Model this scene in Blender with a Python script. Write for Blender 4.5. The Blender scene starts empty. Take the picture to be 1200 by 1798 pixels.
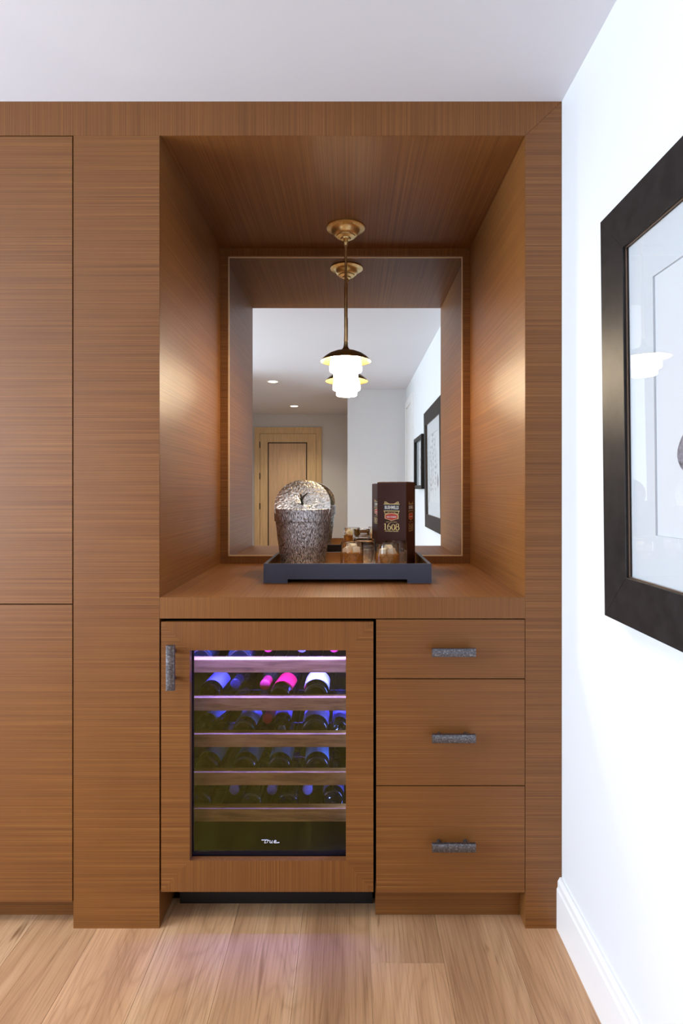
import bpy, bmesh, math, random
from mathutils import Vector, Matrix, noise

random.seed(7)
S = bpy.context.scene
COL = S.collection
PI = math.pi
R = math.radians

# ------------------------------------------------------------------ camera
# origin x=0,y=0: on the cabinet front plane, straight ahead of the lens. +y into the cabinet, +z up
D = 1.60
CZ = 1.239
cd = bpy.data.cameras.new('camera')
cam = bpy.data.objects.new('camera', cd)
COL.objects.link(cam)
cam.location = (0, -D, CZ)
cam.rotation_euler = (R(90), 0, 0)
cd.sensor_fit = 'HORIZONTAL'
cd.sensor_width = 36
cd.lens = 36 * 992 / 1200
cd.shift_x = -17 / 1200
cd.shift_y = -37 / 1200
cd.clip_start = 0.02
S.camera = cam

# ------------------------------------------------------------------ world, lights, exposure
w = bpy.data.worlds.new('world'); S.world = w
w.use_nodes = True
wb = w.node_tree.nodes['Background']
wb.inputs[0].default_value = (0.62, 0.78, 1.0, 1)
wb.inputs[1].default_value = 1.0

S.view_settings.view_transform = 'Standard'
S.view_settings.look = 'None'
S.view_settings.gamma = 1
S.view_settings.use_curve_mapping = False
S.view_settings.exposure = 0.0
S.cycles.use_denoising = True
S.cycles.max_bounces = 12
S.cycles.diffuse_bounces = 5
S.cycles.glossy_bounces = 5
S.cycles.transmission_bounces = 10
S.cycles.transparent_max_bounces = 12
S.cycles.caustics_refractive = True
S.cycles.caustics_reflective = False
S.cycles.sample_clamp_indirect = 20

def area(name, loc, rot, sx, sy, power, color, spread=180):
    l = bpy.data.lights.new(name, 'AREA'); l.shape = 'RECTANGLE'
    l.size, l.size_y = sx, sy; l.energy = power; l.color = color; l.spread = R(spread)
    o = bpy.data.objects.new(name, l); COL.objects.link(o)
    o.location = loc; o.rotation_euler = rot
    return o
# daylight entering the big window of the left wall
area('window_daylight', (-3.12, -1.0, 1.34), (0, R(-90), 0), 1.6, 1.7, 112, (0.72, 0.86, 1.0), 150)
DOWNLIGHT_W, DOWNLIGHT_COL = 42, (1.0, 0.84, 0.67)
DOWNLIGHTS = [(-0.85, -0.94), (-0.79, -2.58), (-0.74, -4.22), (-2.3, -0.94)]
LAMP_GLOW = 125
LED_W = 13

# ------------------------------------------------------------------ helpers
def obj(name, bm, mat, parent=None, smooth=False, bevel=0, me=None):
    if me is None:
        if bevel:
            bmesh.ops.bevel(bm, geom=[e for e in bm.edges if e.is_manifold and e.calc_face_angle(0) > 0.5],
                            offset=bevel, segments=1, affect='EDGES')
        bmesh.ops.recalc_face_normals(bm, faces=bm.faces)
        if parent is not None:
            off = wloc(parent)
            bmesh.ops.translate(bm, verts=bm.verts, vec=-off)
        me = bpy.data.meshes.new(name)
        bm.to_mesh(me); bm.free()
        if smooth:
            for p in me.polygons: p.use_smooth = True
            try: me.set_sharp_from_angle(angle=R(38))
            except Exception: pass
    if mat is not None and not me.materials: me.materials.append(mat)
    o = bpy.data.objects.new(name, me)
    COL.objects.link(o)
    if parent is not None: o.parent = parent
    return o
def wloc(o):
    v = Vector((0, 0, 0))
    while o is not None:
        v += o.location; o = o.parent
    return v
def thing(name, label, cat, loc=(0, 0, 0), group=None):
    o = bpy.data.objects.new(name, None); COL.objects.link(o)
    o.empty_display_size = .05
    o.location = loc; o['label'] = label; o['category'] = cat
    if group: o['group'] = group
    return o
def tag(o, label, cat, group=None):
    o['label'] = label; o['category'] = cat
    if group: o['group'] = group
    return o
def struct(o):
    o['kind'] = 'structure'; return o
def BM(): return bmesh.new()
def box(bm, x0, x1, y0, y1, z0, z1):
    vs = [bm.verts.new(p) for p in ((x0,y0,z0),(x1,y0,z0),(x1,y1,z0),(x0,y1,z0),(x0,y0,z1),(x1,y0,z1),(x1,y1,z1),(x0,y1,z1))]
    for f in ((0,3,2,1),(4,5,6,7),(0,1,5,4),(1,2,6,5),(2,3,7,6),(3,0,4,7)):
        bm.faces.new([vs[i] for i in f])
    return vs
def bx(*a):
    bm = BM(); box(bm, *a); return bm
def prism(bm, pts, f0, f1):
    """pts 2-D outline; f0, f1 map a 2-D point to 3-D"""
    a = [bm.verts.new(f0(*p)) for p in pts]; b = [bm.verts.new(f1(*p)) for p in pts]
    n = len(pts)
    bm.faces.new(a); bm.faces.new(b[::-1])
    for i in range(n):
        bm.faces.new((a[i], a[(i+1) % n], b[(i+1) % n], b[i]))
def prism_xz(pts, y0, y1, bm=None):
    bm = bm or BM()
    prism(bm, pts, lambda x, z: (x, y0, z), lambda x, z: (x, y1, z)); return bm
def lathe(bm, prof, seg=48, c=(0, 0, 0), close=False, axis='z'):
    """prof list of (r, z)"""
    rings = []
    for r, z in prof:
        if r < 1e-6:
            p = (0, 0, z) if axis == 'z' else (0, z, 0)
            rings.append([bm.verts.new(Vector(p) + Vector(c))])
        else:
            ring = []
            for i in range(seg):
                a = 2*PI*i/seg
                p = (r*math.cos(a), r*math.sin(a), z) if axis == 'z' else (r*math.cos(a), z, r*math.sin(a))
                ring.append(bm.verts.new(Vector(p) + Vector(c)))
            rings.append(ring)
    pairs = list(zip(rings, rings[1:]))
    if close: pairs.append((rings[-1], rings[0]))
    for A, B in pairs:
        if len(A) == 1 and len(B) == 1: continue
        for i in range(seg):
            j = (i+1) % seg
            if len(A) == 1: bm.faces.new((A[0], B[j], B[i]))
            elif len(B) == 1: bm.faces.new((A[i], A[j], B[0]))
            else: bm.faces.new((A[i], A[j], B[j], B[i]))
    return rings
def tube(bm, pts, rad, seg=8):
    """pts list of Vectors, rad number or list; capped"""
    pts = [Vector(p) for p in pts]
    rad = rad if isinstance(rad, (list, tuple)) else [rad]*len(pts)
    prev = None; up = Vector((0.13, 0.31, 1)).normalized()
    for k, p in enumerate(pts):
        d = (pts[min(k+1, len(pts)-1)] - pts[max(k-1, 0)]).normalized()
        if abs(d.dot(up)) > .95: up = Vector((1, .1, .05)).normalized()
        a = d.cross(up).normalized(); b = d.cross(a).normalized()
        ring = [bm.verts.new(p + rad[k]*(math.cos(2*PI*i/seg)*a + math.sin(2*PI*i/seg)*b)) for i in range(seg)]
        if prev is None: bm.faces.new(ring)
        else:
            for i in range(seg):
                j = (i+1) % seg
                bm.faces.new((prev[i], prev[j], ring[j], ring[i]))
        prev = ring
    bm.faces.new(prev[::-1])

# ------------------------------------------------------------------ materials
def mat(name):
    m = bpy.data.materials.new(name); m.use_nodes = True
    nt = m.node_tree; b = nt.nodes['Principled BSDF']
    return m, nt, b
def srgb(r, g, b):
    f = lambda c: (c/255/12.92) if c/255 <= .04045 else ((c/255+.055)/1.055)**2.4
    return (f(r), f(g), f(b), 1)
def plain(name, col, rough=.5, metal=0, emit=0, coat=0, spec=.5, ecol=None):
    m, nt, b = mat(name)
    b.inputs['Base Color'].default_value = col
    b.inputs['Roughness'].default_value = rough
    b.inputs['Metallic'].default_value = metal
    b.inputs['Coat Weight'].default_value = coat
    b.inputs['Specular IOR Level'].default_value = spec
    if emit:
        b.inputs['Emission Color'].default_value = ecol or col
        b.inputs['Emission Strength'].default_value = emit
    return m
def N(nt, t, **kw):
    n = nt.nodes.new(t)
    for k, v in kw.items(): setattr(n, k, v)
    return n
def ramp(nt, stops):
    r = nt.nodes.new('ShaderNodeValToRGB')
    e = r.color_ramp.elements
    while len(e) > 1: e.remove(e[-1])
    e[0].position = stops[0][0]; e[0].color = stops[0][1]
    for p, c in stops[1:]:
        x = e.new(p); x.color = c
    return r
def noise_n(nt, vec, scale, detail=2, rough=.5, dist=0):
    n = nt.nodes.new('ShaderNodeTexNoise')
    n.inputs['Scale'].default_value = scale; n.inputs['Detail'].default_value = detail
    n.inputs['Roughness'].default_value = rough; n.inputs['Distortion'].default_value = dist
    nt.links.new(vec, n.inputs['Vector'])
    return n
def mapping(nt, scale, loc=(0, 0, 0), src='Object'):
    tc = nt.nodes.new('ShaderNodeTexCoord'); mp = nt.nodes.new('ShaderNodeMapping')
    mp.inputs['Scale'].default_value = scale; mp.inputs['Location'].default_value = loc
    nt.links.new(tc.outputs[src], mp.inputs['Vector'])
    return mp
def mix(nt, fac, a, b, mode='MIX'):
    n = nt.nodes.new('ShaderNodeMix'); n.data_type = 'RGBA'; n.blend_type = mode
    for s, v in ((0, fac), (6, a), (7, b)):
        if hasattr(v, 'links') or hasattr(v, 'is_linked'): nt.links.new(v, n.inputs[s])
        else: n.inputs[s].default_value = v
    return n.outputs[2]

def veneer(name, grain, tone=.49, rough=.46):
    """reconstituted fine-line veneer: tight straight lines running along one axis"""
    m, nt, b = mat(name)
    sc = [1, 1, 1]; sc['xyz'.index(grain)] = .0022
    sc2 = [1, 1, 1]; sc2['xyz'.index(grain)] = .006
    fine = noise_n(nt, mapping(nt, sc).outputs[0], 560, 3, .6)
    wide = noise_n(nt, mapping(nt, sc2, (3, 5, 7)).outputs[0], 100, 3, .6)
    blot = noise_n(nt, mapping(nt, (1, 1, 1), (9, 2, 4)).outputs[0], 3.2, 3, .55)
    c = lambda r, g, bb: tuple([x*tone for x in srgb(r, g, bb)[:3]] + [1])
    rp = ramp(nt, [(.25, c(118, 68, 27)), (.42, c(154, 95, 42)), (.53, c(171, 110, 50)), (.64, c(187, 126, 62)), (.78, c(210, 156, 88))])
    nt.links.new(fine.outputs[0], rp.inputs[0])
    wr = ramp(nt, [(.3, (.86, .84, .81, 1)), (.7, (1.11, 1.10, 1.08, 1))])
    nt.links.new(wide.outputs[0], wr.inputs[0])
    br = ramp(nt, [(.3, (.93, .90, .88, 1)), (.7, (1.06, 1.06, 1.06, 1))])
    nt.links.new(blot.outputs[0], br.inputs[0])
    c1 = mix(nt, .8, rp.outputs[0], wr.outputs[0], 'MULTIPLY')
    c2 = mix(nt, 1.0, c1, br.outputs[0], 'MULTIPLY')
    nt.links.new(c2, b.inputs['Base Color'])
    b.inputs['Roughness'].default_value = rough
    b.inputs['Specular IOR Level'].default_value = .36
    b.inputs['Coat Weight'].default_value = .18; b.inputs['Coat Roughness'].default_value = .42
    bp = N(nt, 'ShaderNodeBump'); bp.inputs['Strength'].default_value = .25; bp.inputs['Distance'].default_value = .0004
    nt.links.new(fine.outputs[0], bp.inputs['Height']); nt.links.new(bp.outputs[0], b.inputs['Normal'])
    return m
VX, VY, VZ = veneer('veneer_lines_across', 'x'), veneer('veneer_lines_deep', 'y'), veneer('veneer_lines_upright', 'z')

def oak():
    m, nt, b = mat('oak_plank')
    oi = N(nt, 'ShaderNodeObjectInfo')
    tc = N(nt, 'ShaderNodeTexCoord')
    off = N(nt, 'ShaderNodeVectorMath', operation='SCALE')
    cmb = N(nt, 'ShaderNodeCombineXYZ')
    for i in range(3): nt.links.new(oi.outputs['Random'], cmb.inputs[i])
    nt.links.new(cmb.outputs[0], off.inputs[0]); off.inputs['Scale'].default_value = 37
    add = N(nt, 'ShaderNodeVectorMath', operation='ADD')
    nt.links.new(tc.outputs['Object'], add.inputs[0]); nt.links.new(off.outputs[0], add.inputs[1])
    def mp(scale):
        q = N(nt, 'ShaderNodeVectorMath', operation='MULTIPLY'); q.inputs[1].default_value = scale
        nt.links.new(add.outputs[0], q.inputs[0]); return q.outputs[0]
    base = noise_n(nt, mp((5.0, .55, 1)), 1.0, 2, .45, .6)
    mul = N(nt, 'ShaderNodeMath', operation='MULTIPLY'); mul.inputs[1].default_value = 62
    nt.links.new(base.outputs[0], mul.inputs[0])
    fr = N(nt, 'ShaderNodeMath', operation='PINGPONG'); fr.inputs[1].default_value = 1
    nt.links.new(mul.outputs[0], fr.inputs[0])
    fib = noise_n(nt, mp((1, .02, 1)), 260, 3, .65)
    cloud = noise_n(nt, mp((7, 1.1, 1)), 1.0, 3, .55, .4)
    knot = noise_n(nt, mp((26, 2.2, 1)), 1.0, 2, .5, 1.2)
    r0 = ramp(nt, [(.28, srgb(160, 120, 88)), (.5, srgb(188, 147, 110)), (.72, srgb(205, 168, 132))])
    nt.links.new(cloud.outputs[0], r0.inputs[0])
    rr = ramp(nt, [(0, (.72, .66, .60, 1)), (.35, (.97, .96, .95, 1)), (1, (1.05, 1.05, 1.04, 1))])
    nt.links.new(fr.outputs[0], rr.inputs[0])
    rf = ramp(nt, [(.3, (.70, .66, .62, 1)), (.5, (1, 1, 1, 1)), (.7, (1.1, 1.09, 1.08, 1))])
    nt.links.new(fib.outputs[0], rf.inputs[0])
    rk = ramp(nt, [(.24, (.42, .33, .25, 1)), (.33, (1, 1, 1, 1))])
    nt.links.new(knot.outputs[0], rk.inputs[0])
    rt = ramp(nt, [(0, (.88, .86, .83, 1)), (1, (1.08, 1.06, 1.05, 1))])
    nt.links.new(oi.outputs['Random'], rt.inputs[0])
    c = mix(nt, .42, r0.outputs[0], rr.outputs[0], 'MULTIPLY')
    c = mix(nt, .9, c, rf.outputs[0], 'MULTIPLY')
    c = mix(nt, .9, c, rk.outputs[0], 'MULTIPLY')
    c = mix(nt, 1, c, rt.outputs[0], 'MULTIPLY')
    nt.links.new(c, b.inputs['Base Color'])
    b.inputs['Roughness'].default_value = .42
    bp = N(nt, 'ShaderNodeBump'); bp.inputs['Strength'].default_value = .2; bp.inputs['Distance'].default_value = .0006
    nt.links.new(fib.outputs[0], bp.inputs['Height']); nt.links.new(bp.outputs[0], b.inputs['Normal'])
    return m
OAK = oak()

def paint(name, col, rough=.6):
    m, nt, b = mat(name)
    n = noise_n(nt, mapping(nt, (1, 1, 1)).outputs[0], 220, 2, .5)
    n2 = noise_n(nt, mapping(nt, (1, 1, 1)).outputs[0], 1.3, 2, .5)
    r = ramp(nt, [(.3, tuple([x*.97 for x in col[:3]] + [1])), (.7, col)])
    nt.links.new(n2.outputs[0], r.inputs[0]); nt.links.new(r.outputs[0], b.inputs['Base Color'])
    b.inputs['Roughness'].default_value = rough
    bp = N(nt, 'ShaderNodeBump'); bp.inputs['Strength'].default_value = .06; bp.inputs['Distance'].default_value = .0006
    nt.links.new(n.outputs[0], bp.inputs['Height']); nt.links.new(bp.outputs[0], b.inputs['Normal'])
    return m
WALL = paint('white_wall_paint', (.78, .80, .825, 1))
CEIL = paint('ceiling_paint', (.77, .78, .83, 1), .8)
TRIM = paint('trim_gloss_paint', (.88, .88, .88, 1), .35)

def maple(name, tone):
    m, nt, b = mat(name)
    n = noise_n(nt, mapping(nt, (14, 14, 1)).outputs[0], 3, 3, .55, .5)
    f = noise_n(nt, mapping(nt, (1, 1, .03)).outputs[0], 240, 2, .5)
    r = ramp(nt, [(.3, tuple([x*.8 for x in tone[:3]] + [1])), (.7, tone)])
    nt.links.new(n.outputs[0], r.inputs[0])
    rf = ramp(nt, [(.3, (.88, .88, .88, 1)), (.7, (1.05, 1.05, 1.05, 1))]); nt.links.new(f.outputs[0], rf.inputs[0])
    nt.links.new(mix(nt, .8, r.outputs[0], rf.outputs[0], 'MULTIPLY'), b.inputs['Base Color'])
    b.inputs['Roughness'].default_value = .4
    return m
DOORW = maple('door_maple', srgb(244, 212, 162))
DOORP = maple('door_panel_maple', srgb(238, 203, 165))
def shelf_wood():
    m, nt, b = mat('shelf_front_wood')
    n = noise_n(nt, mapping(nt, (2.5, 20, 22)).outputs[0], 3.0, 4, .6, .8)
    f = noise_n(nt, mapping(nt, (.02, 1, 1)).outputs[0], 420, 2, .5)
    r = ramp(nt, [(.3, srgb(128, 88, 32)), (.5, srgb(176, 128, 52)), (.7, srgb(198, 150, 70))])
    nt.links.new(n.outputs[0], r.inputs[0])
    rf = ramp(nt, [(.3, (.8, .8, .8, 1)), (.7, (1.05, 1.05, 1.05, 1))]); nt.links.new(f.outputs[0], rf.inputs[0])
    nt.links.new(mix(nt, .8, r.outputs[0], rf.outputs[0], 'MULTIPLY'), b.inputs['Base Color'])
    b.inputs['Roughness'].default_value = .45
    return m
SHELFW = shelf_wood()
BLACK = plain('black_plastic', (.006, .006, .007, 1), .45)
LINER = plain('black_cabinet_liner', (.005, .005, .006, 1), .5)
DARKST = plain('dark_steel', (.05, .05, .055, 1), .35, 1)
def pewter():
    m, nt, b = mat('hammered_dark_pewter')
    n = noise_n(nt, mapping(nt, (1, 1, 1)).outputs[0], 210, 3, .6)
    r = ramp(nt, [(.32, (.08, .082, .095, 1)), (.55, (.16, .165, .19, 1)), (.78, (.42, .43, .47, 1))])
    nt.links.new(n.outputs[0], r.inputs[0]); nt.links.new(r.outputs[0], b.inputs['Base Color'])
    b.inputs['Metallic'].default_value = .9; b.inputs['Roughness'].default_value = .36
    b.inputs['Coat Weight'].default_value = .18; b.inputs['Coat Roughness'].default_value = .42
    bp = N(nt, 'ShaderNodeBump'); bp.inputs['Strength'].default_value = .7; bp.inputs['Distance'].default_value = .001
    nt.links.new(n.outputs[0], bp.inputs['Height']); nt.links.new(bp.outputs[0], b.inputs['Normal'])
    return m
PEWTER = pewter()
def brass():
    m, nt, b = mat('aged_brass')
    n = noise_n(nt, mapping(nt, (1, 1, 1)).outputs[0], 40, 3, .6)
    r = ramp(nt, [(.3, (.60, .43, .18, 1)), (.7, (.80, .62, .32, 1))])
    nt.links.new(n.outputs[0], r.inputs[0]); nt.links.new(r.outputs[0], b.inputs['Base Color'])
    b.inputs['Metallic'].default_value = 1; b.inputs['Roughness'].default_value = .36
    return m
BRASS = brass()
OPAL = plain('lit_opal_glass', (1, .95, .86, 1), .2, emit=LAMP_GLOW, ecol=(1.0, .80, .55, 1))
MIRROR = plain('mirror_silvering', (.88, .90, .87, 1), .0, 1)

def pane(name, tint, refl, rcol=(1, 1, 1, 1)):
    """thin glass pane: lets light straight through, reflects by angle"""
    m, nt, b = mat(name); nt.nodes.remove(b)
    t = N(nt, 'ShaderNodeBsdfTransparent'); t.inputs[0].default_value = tint
    g = N(nt, 'ShaderNodeBsdfGlossy'); g.inputs[0].default_value = rcol; g.inputs['Roughness'].default_value = .004
    fr = N(nt, 'ShaderNodeLayerWeight'); fr.inputs[0].default_value = .5
    rp = ramp(nt, [(0, (refl,)*3 + (1,)), (.5, (refl*1.3,)*3 + (1,)), (.85, (min(1, refl*4),)*3 + (1,)), (1, (1, 1, 1, 1))])
    nt.links.new(fr.outputs['Facing'], rp.inputs[0])
    mx = N(nt, 'ShaderNodeMixShader')
    nt.links.new(rp.outputs[0], mx.inputs[0]); nt.links.new(t.outputs[0], mx.inputs[1]); nt.links.new(g.outputs[0], mx.inputs[2])
    nt.links.new(mx.outputs[0], nt.nodes['Material Output'].inputs[0])
    return m
def dielectric(name, col, ior, rough=0, tw=1):
    m, nt, b = mat(name)
    b.inputs['Base Color'].default_value = col; b.inputs['Transmission Weight'].default_value = 1
    b.inputs['IOR'].default_value = ior; b.inputs['Roughness'].default_value = rough; b.inputs['Transmission Weight'].default_value = tw
    return m

# ------------------------------------------------------------------ setting
CH = 2.342          # ceiling height
XR = 0.597          # right wall
XL = -3.2           # left wall
YJ, YD = -3.04, -5.0  # jog wall and door wall behind the camera
floor = struct(obj('floor', bx(XL-.1, XR+.1, YD-.1, .9, -.06, -.012), plain('subfloor', (.10, .065, .04, 1), .9)))
# oak planks: 193 mm wide, running away from the camera
PW = .193
rnd = random.Random(3)
x = .437
cols = [(.437, XR)]
while x > XL:
    cols.append((max(x-PW, XL), x)); x -= PW
JOINTS = {1: [-2.0], 2: [-.117, -2.3], 9: [-.042, -2.1], 8: [-1.9], 3: [-2.6], 4: [-1.75], 5: [-2.2], 6: [-1.8], 7: [-2.4], 0: [-1.75]}
shared = {}
for i, (a, b_) in enumerate(cols):
    js = JOINTS.get(i) or [rnd.uniform(-2.6, -.3)]
    ys = [YD, *sorted(js), .12]
    if js[0] - YD > 2.3 or True:
        ys = sorted(set(ys + [min(js) - 1.6] if min(js) - 1.6 > YD + .3 else ys))
    for y0, y1 in zip(ys, ys[1:]):
        wd, ln = round(b_-a-.0006, 5), round(y1-y0-.0006, 4)
        key = (wd, ln)
        if key not in shared:
            bm = bx(-wd/2, wd/2, -ln/2, ln/2, -.012, 0)
            bmesh.ops.bevel(bm, geom=[e for e in bm.edges if all(v.co.z > -.001 for v in e.verts)], offset=.0004, segments=1, affect='EDGES')
            me = bpy.data.meshes.new('plank'); bm.to_mesh(me); bm.free(); me.materials.append(OAK); shared[key] = me
        o = bpy.data.objects.new('plank', shared[key]); COL.objects.link(o); o.parent = floor
        o.location = ((a+b_)/2, (y0+y1)/2, 0)
struct(obj('ceiling', bx(XL-.1, XR+.1, YD-.1, .95, CH, CH+.1), CEIL))
struct(obj('wall_right', bx(XR, XR+.1, YD, .9, 0, CH), WALL))
struct(obj('wall_back', bx(XL, XR, .82, .9, 0, CH), WALL))
struct(obj('wall_corner', bx(-.04, XR, YD, YJ, 0, CH), WALL))
struct(obj('wall_front', bx(XL, XR, YD-.1, YD, 0, CH), WALL))
struct(obj('wall_light_block', bx(XL, -1.47, YD, -1.95, 0, CH), WALL))  # unseen block, added to keep window daylight off the far right wall
# left wall with the window opening
wy0, wy1, wz0, wz1 = -1.88, -.10, .5, 2.28
bm = BM()
box(bm, XL-.1, XL, YD, wy0, 0, CH); box(bm, XL-.1, XL, wy1, .9, 0, CH)
box(bm, XL-.1, XL, wy0, wy1, 0, wz0); box(bm, XL-.1, XL, wy0, wy1, wz1, CH)
struct(obj('wall_left', bm, WALL))
bm = BM()
for a in ((wy0, wy1, wz0, wz0+.05), (wy0, wy1, wz1-.05, wz1), (wy0, wy0+.05, wz0, wz1), (wy1-.05, wy1, wz0, wz1), ((wy0+wy1)/2-.03, (wy0+wy1)/2+.03, wz0, wz1)):
    box(bm, XL-.08, XL-.03, *a)
win = struct(obj('window_1', bm, TRIM))
obj('glass_pane', bx(XL-.06, XL-.055, wy0+.05, wy1-.05, wz0+.05, wz1-.05), pane('window_glass', (.97, .98, 1, 1), .04), win)

# baseboards: stepped profile
def baseboard(name, p0, p1, nrm):
    prof = [(0, 0), (.015, 0), (.015, .112), (.012, .118), (.012, .134), (.006, .145), (0, .145)]
    bm = BM()
    prism(bm, prof, lambda d, z: (p0[0]+nrm[0]*d, p0[1]+nrm[1]*d, z), lambda d, z: (p1[0]+nrm[0]*d, p1[1]+nrm[1]*d, z))
    return struct(obj(name, bm, TRIM))
baseboard('baseboard_right', (XR, 0), (XR, -2.27), (-1, 0))
baseboard('baseboard_corner', (-.04, YJ), (XR, YJ), (0, 1))
baseboard('baseboard_front', (-.426, YD), (-.04, YD), (0, 1))

# white door in the right wall (seen in the mirror)
bm = BM()
y0, y1, zt = -2.93, -2.27, 2.18
box(bm, XR-.02, XR, y1-.075, y1, 0, zt); box(bm, XR-.02, XR, y0, y0+.075, 0, zt); box(bm, XR-.02, XR, y0+.075, y1-.075, zt-.075, zt)
d1 = struct(obj('door_1', bm, TRIM, bevel=.003))
obj('door_leaf', bx(XR-.008, XR, y0+.078, y1-.078, .01, zt-.078), TRIM, d1)
bm = BM(); tube(bm, [(XR-.008, y1-.13, 1.0), (XR-.06, y1-.13, 1.0)], .009); tube(bm, [(XR-.06, y1-.12, 1.0), (XR-.06, y1-.24, 1.0)], .009)
obj('door_handle', bm, DARKST, d1, smooth=True)
# maple door at the far end (seen in the mirror)
bm = BM()
for a in ((-.5, -.426, 0, 2.149), (-1.384, -1.31, 0, 2.149), (-1.31, -.5, 2.062, 2.149)):
    box(bm, a[0], a[1], YD, YD+.03, a[2], a[3])
d2 = struct(obj('door_2', bm, DOORW, bevel=.002))
bm = BM()
gx0, gx1, gz0, gz1 = -1.197, -.631, .22, 1.936
for a in ((-1.306, gx0, .01, 2.058), (gx1, -.504, .01, 2.058), (gx0, gx1, gz1, 2.058), (gx0, gx1, .01, gz0)):
    box(bm, a[0], a[1], YD, YD+.02, a[2], a[3])
obj('door_leaf', bm, DOORW, d2)
obj('recess', bx(gx0, gx1, YD, YD+.004, gz0, gz1), BLACK, d2)
obj('door_panel', bx(gx0+.016, gx1-.016, YD, YD+.02, gz0+.016, gz1-.016), DOORP, d2)
for z in (.3, 1.02, 1.45, 1.9):
    obj('hinge', bx(-1.314, -1.302, YD+.02, YD+.034, z-.045, z+.045), DARKST, d2)
bm = BM(); tube(bm, [(-.57, YD+.02, 1.0), (-.57, YD+.07, 1.0)], .01); tube(bm, [(-.56, YD+.07, 1.0), (-.68, YD+.07, 1.0)], .009)
obj('door_handle', bm, DARKST, d2, smooth=True)

# recessed ceiling downlights
DLG = plain('downlight_lens', (1, .9, .8, 1), .4, emit=14, ecol=(1, .86, .68, 1))
WHITE_MET = plain('white_downlight_trim', (.85, .85, .85, 1), .4)
labels = ['recessed ceiling downlight over the tall left cabinet', 'recessed ceiling downlight seen in the mirror, nearer one',
          'recessed ceiling downlight seen in the mirror, close to the wooden door', 'recessed ceiling downlight by the window near the cabinets']
for (lx, ly), lab in zip(DOWNLIGHTS, labels):
    t = thing('ceiling_downlight', lab, 'ceiling light', (lx, ly, CH), 'recessed ceiling downlights')
    bm = BM(); lathe(bm, [(.047, CH-.0005), (.047, CH-.004), (.062, CH-.004), (.065, CH-.0005)], 32, (lx, ly, 0), close=True)
    obj('trim_ring', bm, WHITE_MET, t, smooth=True)
    bm = BM(); lathe(bm, [(0, CH-.0022), (.0465, CH-.0022), (.0465, CH-.0006), (0, CH-.0006)], 32, (lx, ly, 0))
    obj('lens', bm, DLG, t)
    l = bpy.data.lights.new('downlight_beam', 'SPOT'); l.energy = DOWNLIGHT_W; l.color = DOWNLIGHT_COL
    l.spot_size = R(120); l.spot_blend = .8; l.shadow_soft_size = .035
    lo = bpy.data.objects.new('downlight_beam', l); COL.objects.link(lo); lo.location = (lx, ly, CH-.012)

# ------------------------------------------------------------------ fitted cabinetry
NX0, NX1 = -.5435, .4935        # niche left / right
NZ0, NZ1 = .9374, 2.2455        # countertop / niche ceiling
ND = .76                         # niche depth
PXL = -.787                      # outer edge of left post
sur = thing('niche_surround', 'warm brown fine-line veneer surround framing the open bar niche', 'cabinetry', (0, 0, 0))
obj('header', prism_xz([(-2.6, NZ1), (NX1, NZ1), (XR-.0008, CH), (-2.6, CH)], 0, .05), VZ, sur, bevel=.0006)
obj('post', bx(PXL, NX0, 0, .66, 0, NZ1-.0006), VX, sur, bevel=.0007)
obj('post', prism_xz([(NX1, 0), (XR-.0008, 0), (XR-.0008, CH-.0008), (NX1, NZ1-.0008)], 0, .66), VX, sur, bevel=.0007)
obj('side_panel', bx(NX0-.02, NX0+.0005, .001, ND+.02, NZ0, NZ1), VY, sur)
obj('side_panel', bx(NX1-.0005, NX1+.02, .001, ND+.02, NZ0, NZ1), VY, sur)
obj('top_panel', bx(NX0, NX1, .0015, ND+.02, NZ1-.0005, NZ1+.02), VY, sur)

ct = thing('countertop', 'thick wood veneer countertop slab across the niche above fridge and drawers', 'countertop', (0, 0, .8777))
obj('slab', bx(NX0+.0006, NX1-.0006, .0006, ND, .90, NZ0), VY, ct, bevel=.0007)
obj('apron', bx(NX0+.0006, NX1-.0006, 0, .02, .8777, NZ0-.0008), VZ, ct, bevel=.0007)

# mirror
mx0, mx1, mz0, mz1 = -.5115, .4639, .968, 2.2143
mr = thing('wall_mirror', 'tall mirror in a slim wood frame at the back of the niche', 'mirror', (-.03, ND, NZ0))
obj('mirror_glass', bx(mx0-.004, mx1+.004, ND-.004, ND, mz0-.004, mz1+.004), MIRROR, mr)
ox0, ox1, oz0, oz1 = NX0+.0008, NX1-.0008, NZ0+.0005, NZ1-.0008
fy0 = ND-.018
obj('rail', prism_xz([(ox0, oz1), (ox1, oz1), (mx1, mz1), (mx0, mz1)], fy0, ND+.01), VZ, mr, bevel=.0006)
obj('rail', prism_xz([(ox0, oz0), (ox1, oz0), (mx1, mz0), (mx0, mz0)], fy0, ND+.01), VZ, mr, bevel=.0006)
obj('stile', prism_xz([(ox0, oz0), (ox0, oz1), (mx0, mz1), (mx0, mz0)], fy0, ND+.01), VX, mr, bevel=.0006)
obj('stile', prism_xz([(ox1, oz0), (ox1, oz1), (mx1, mz1), (mx1, mz0)], fy0, ND+.01), VX, mr, bevel=.0006)
bm = BM()
for a in ((mx0, mx1, mz0, mz0+.0035), (mx0, mx1, mz1-.0035, mz1), (mx0, mx0+.0035, mz0, mz1), (mx1-.0035, mx1, mz0, mz1)):
    box(bm, a[0], a[1], ND-.0075, ND-.004, a[2], a[3])
obj('edge_bead', bm, plain('brass_bead', (.75, .55, .33, 1), .4, .3), mr)

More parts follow.
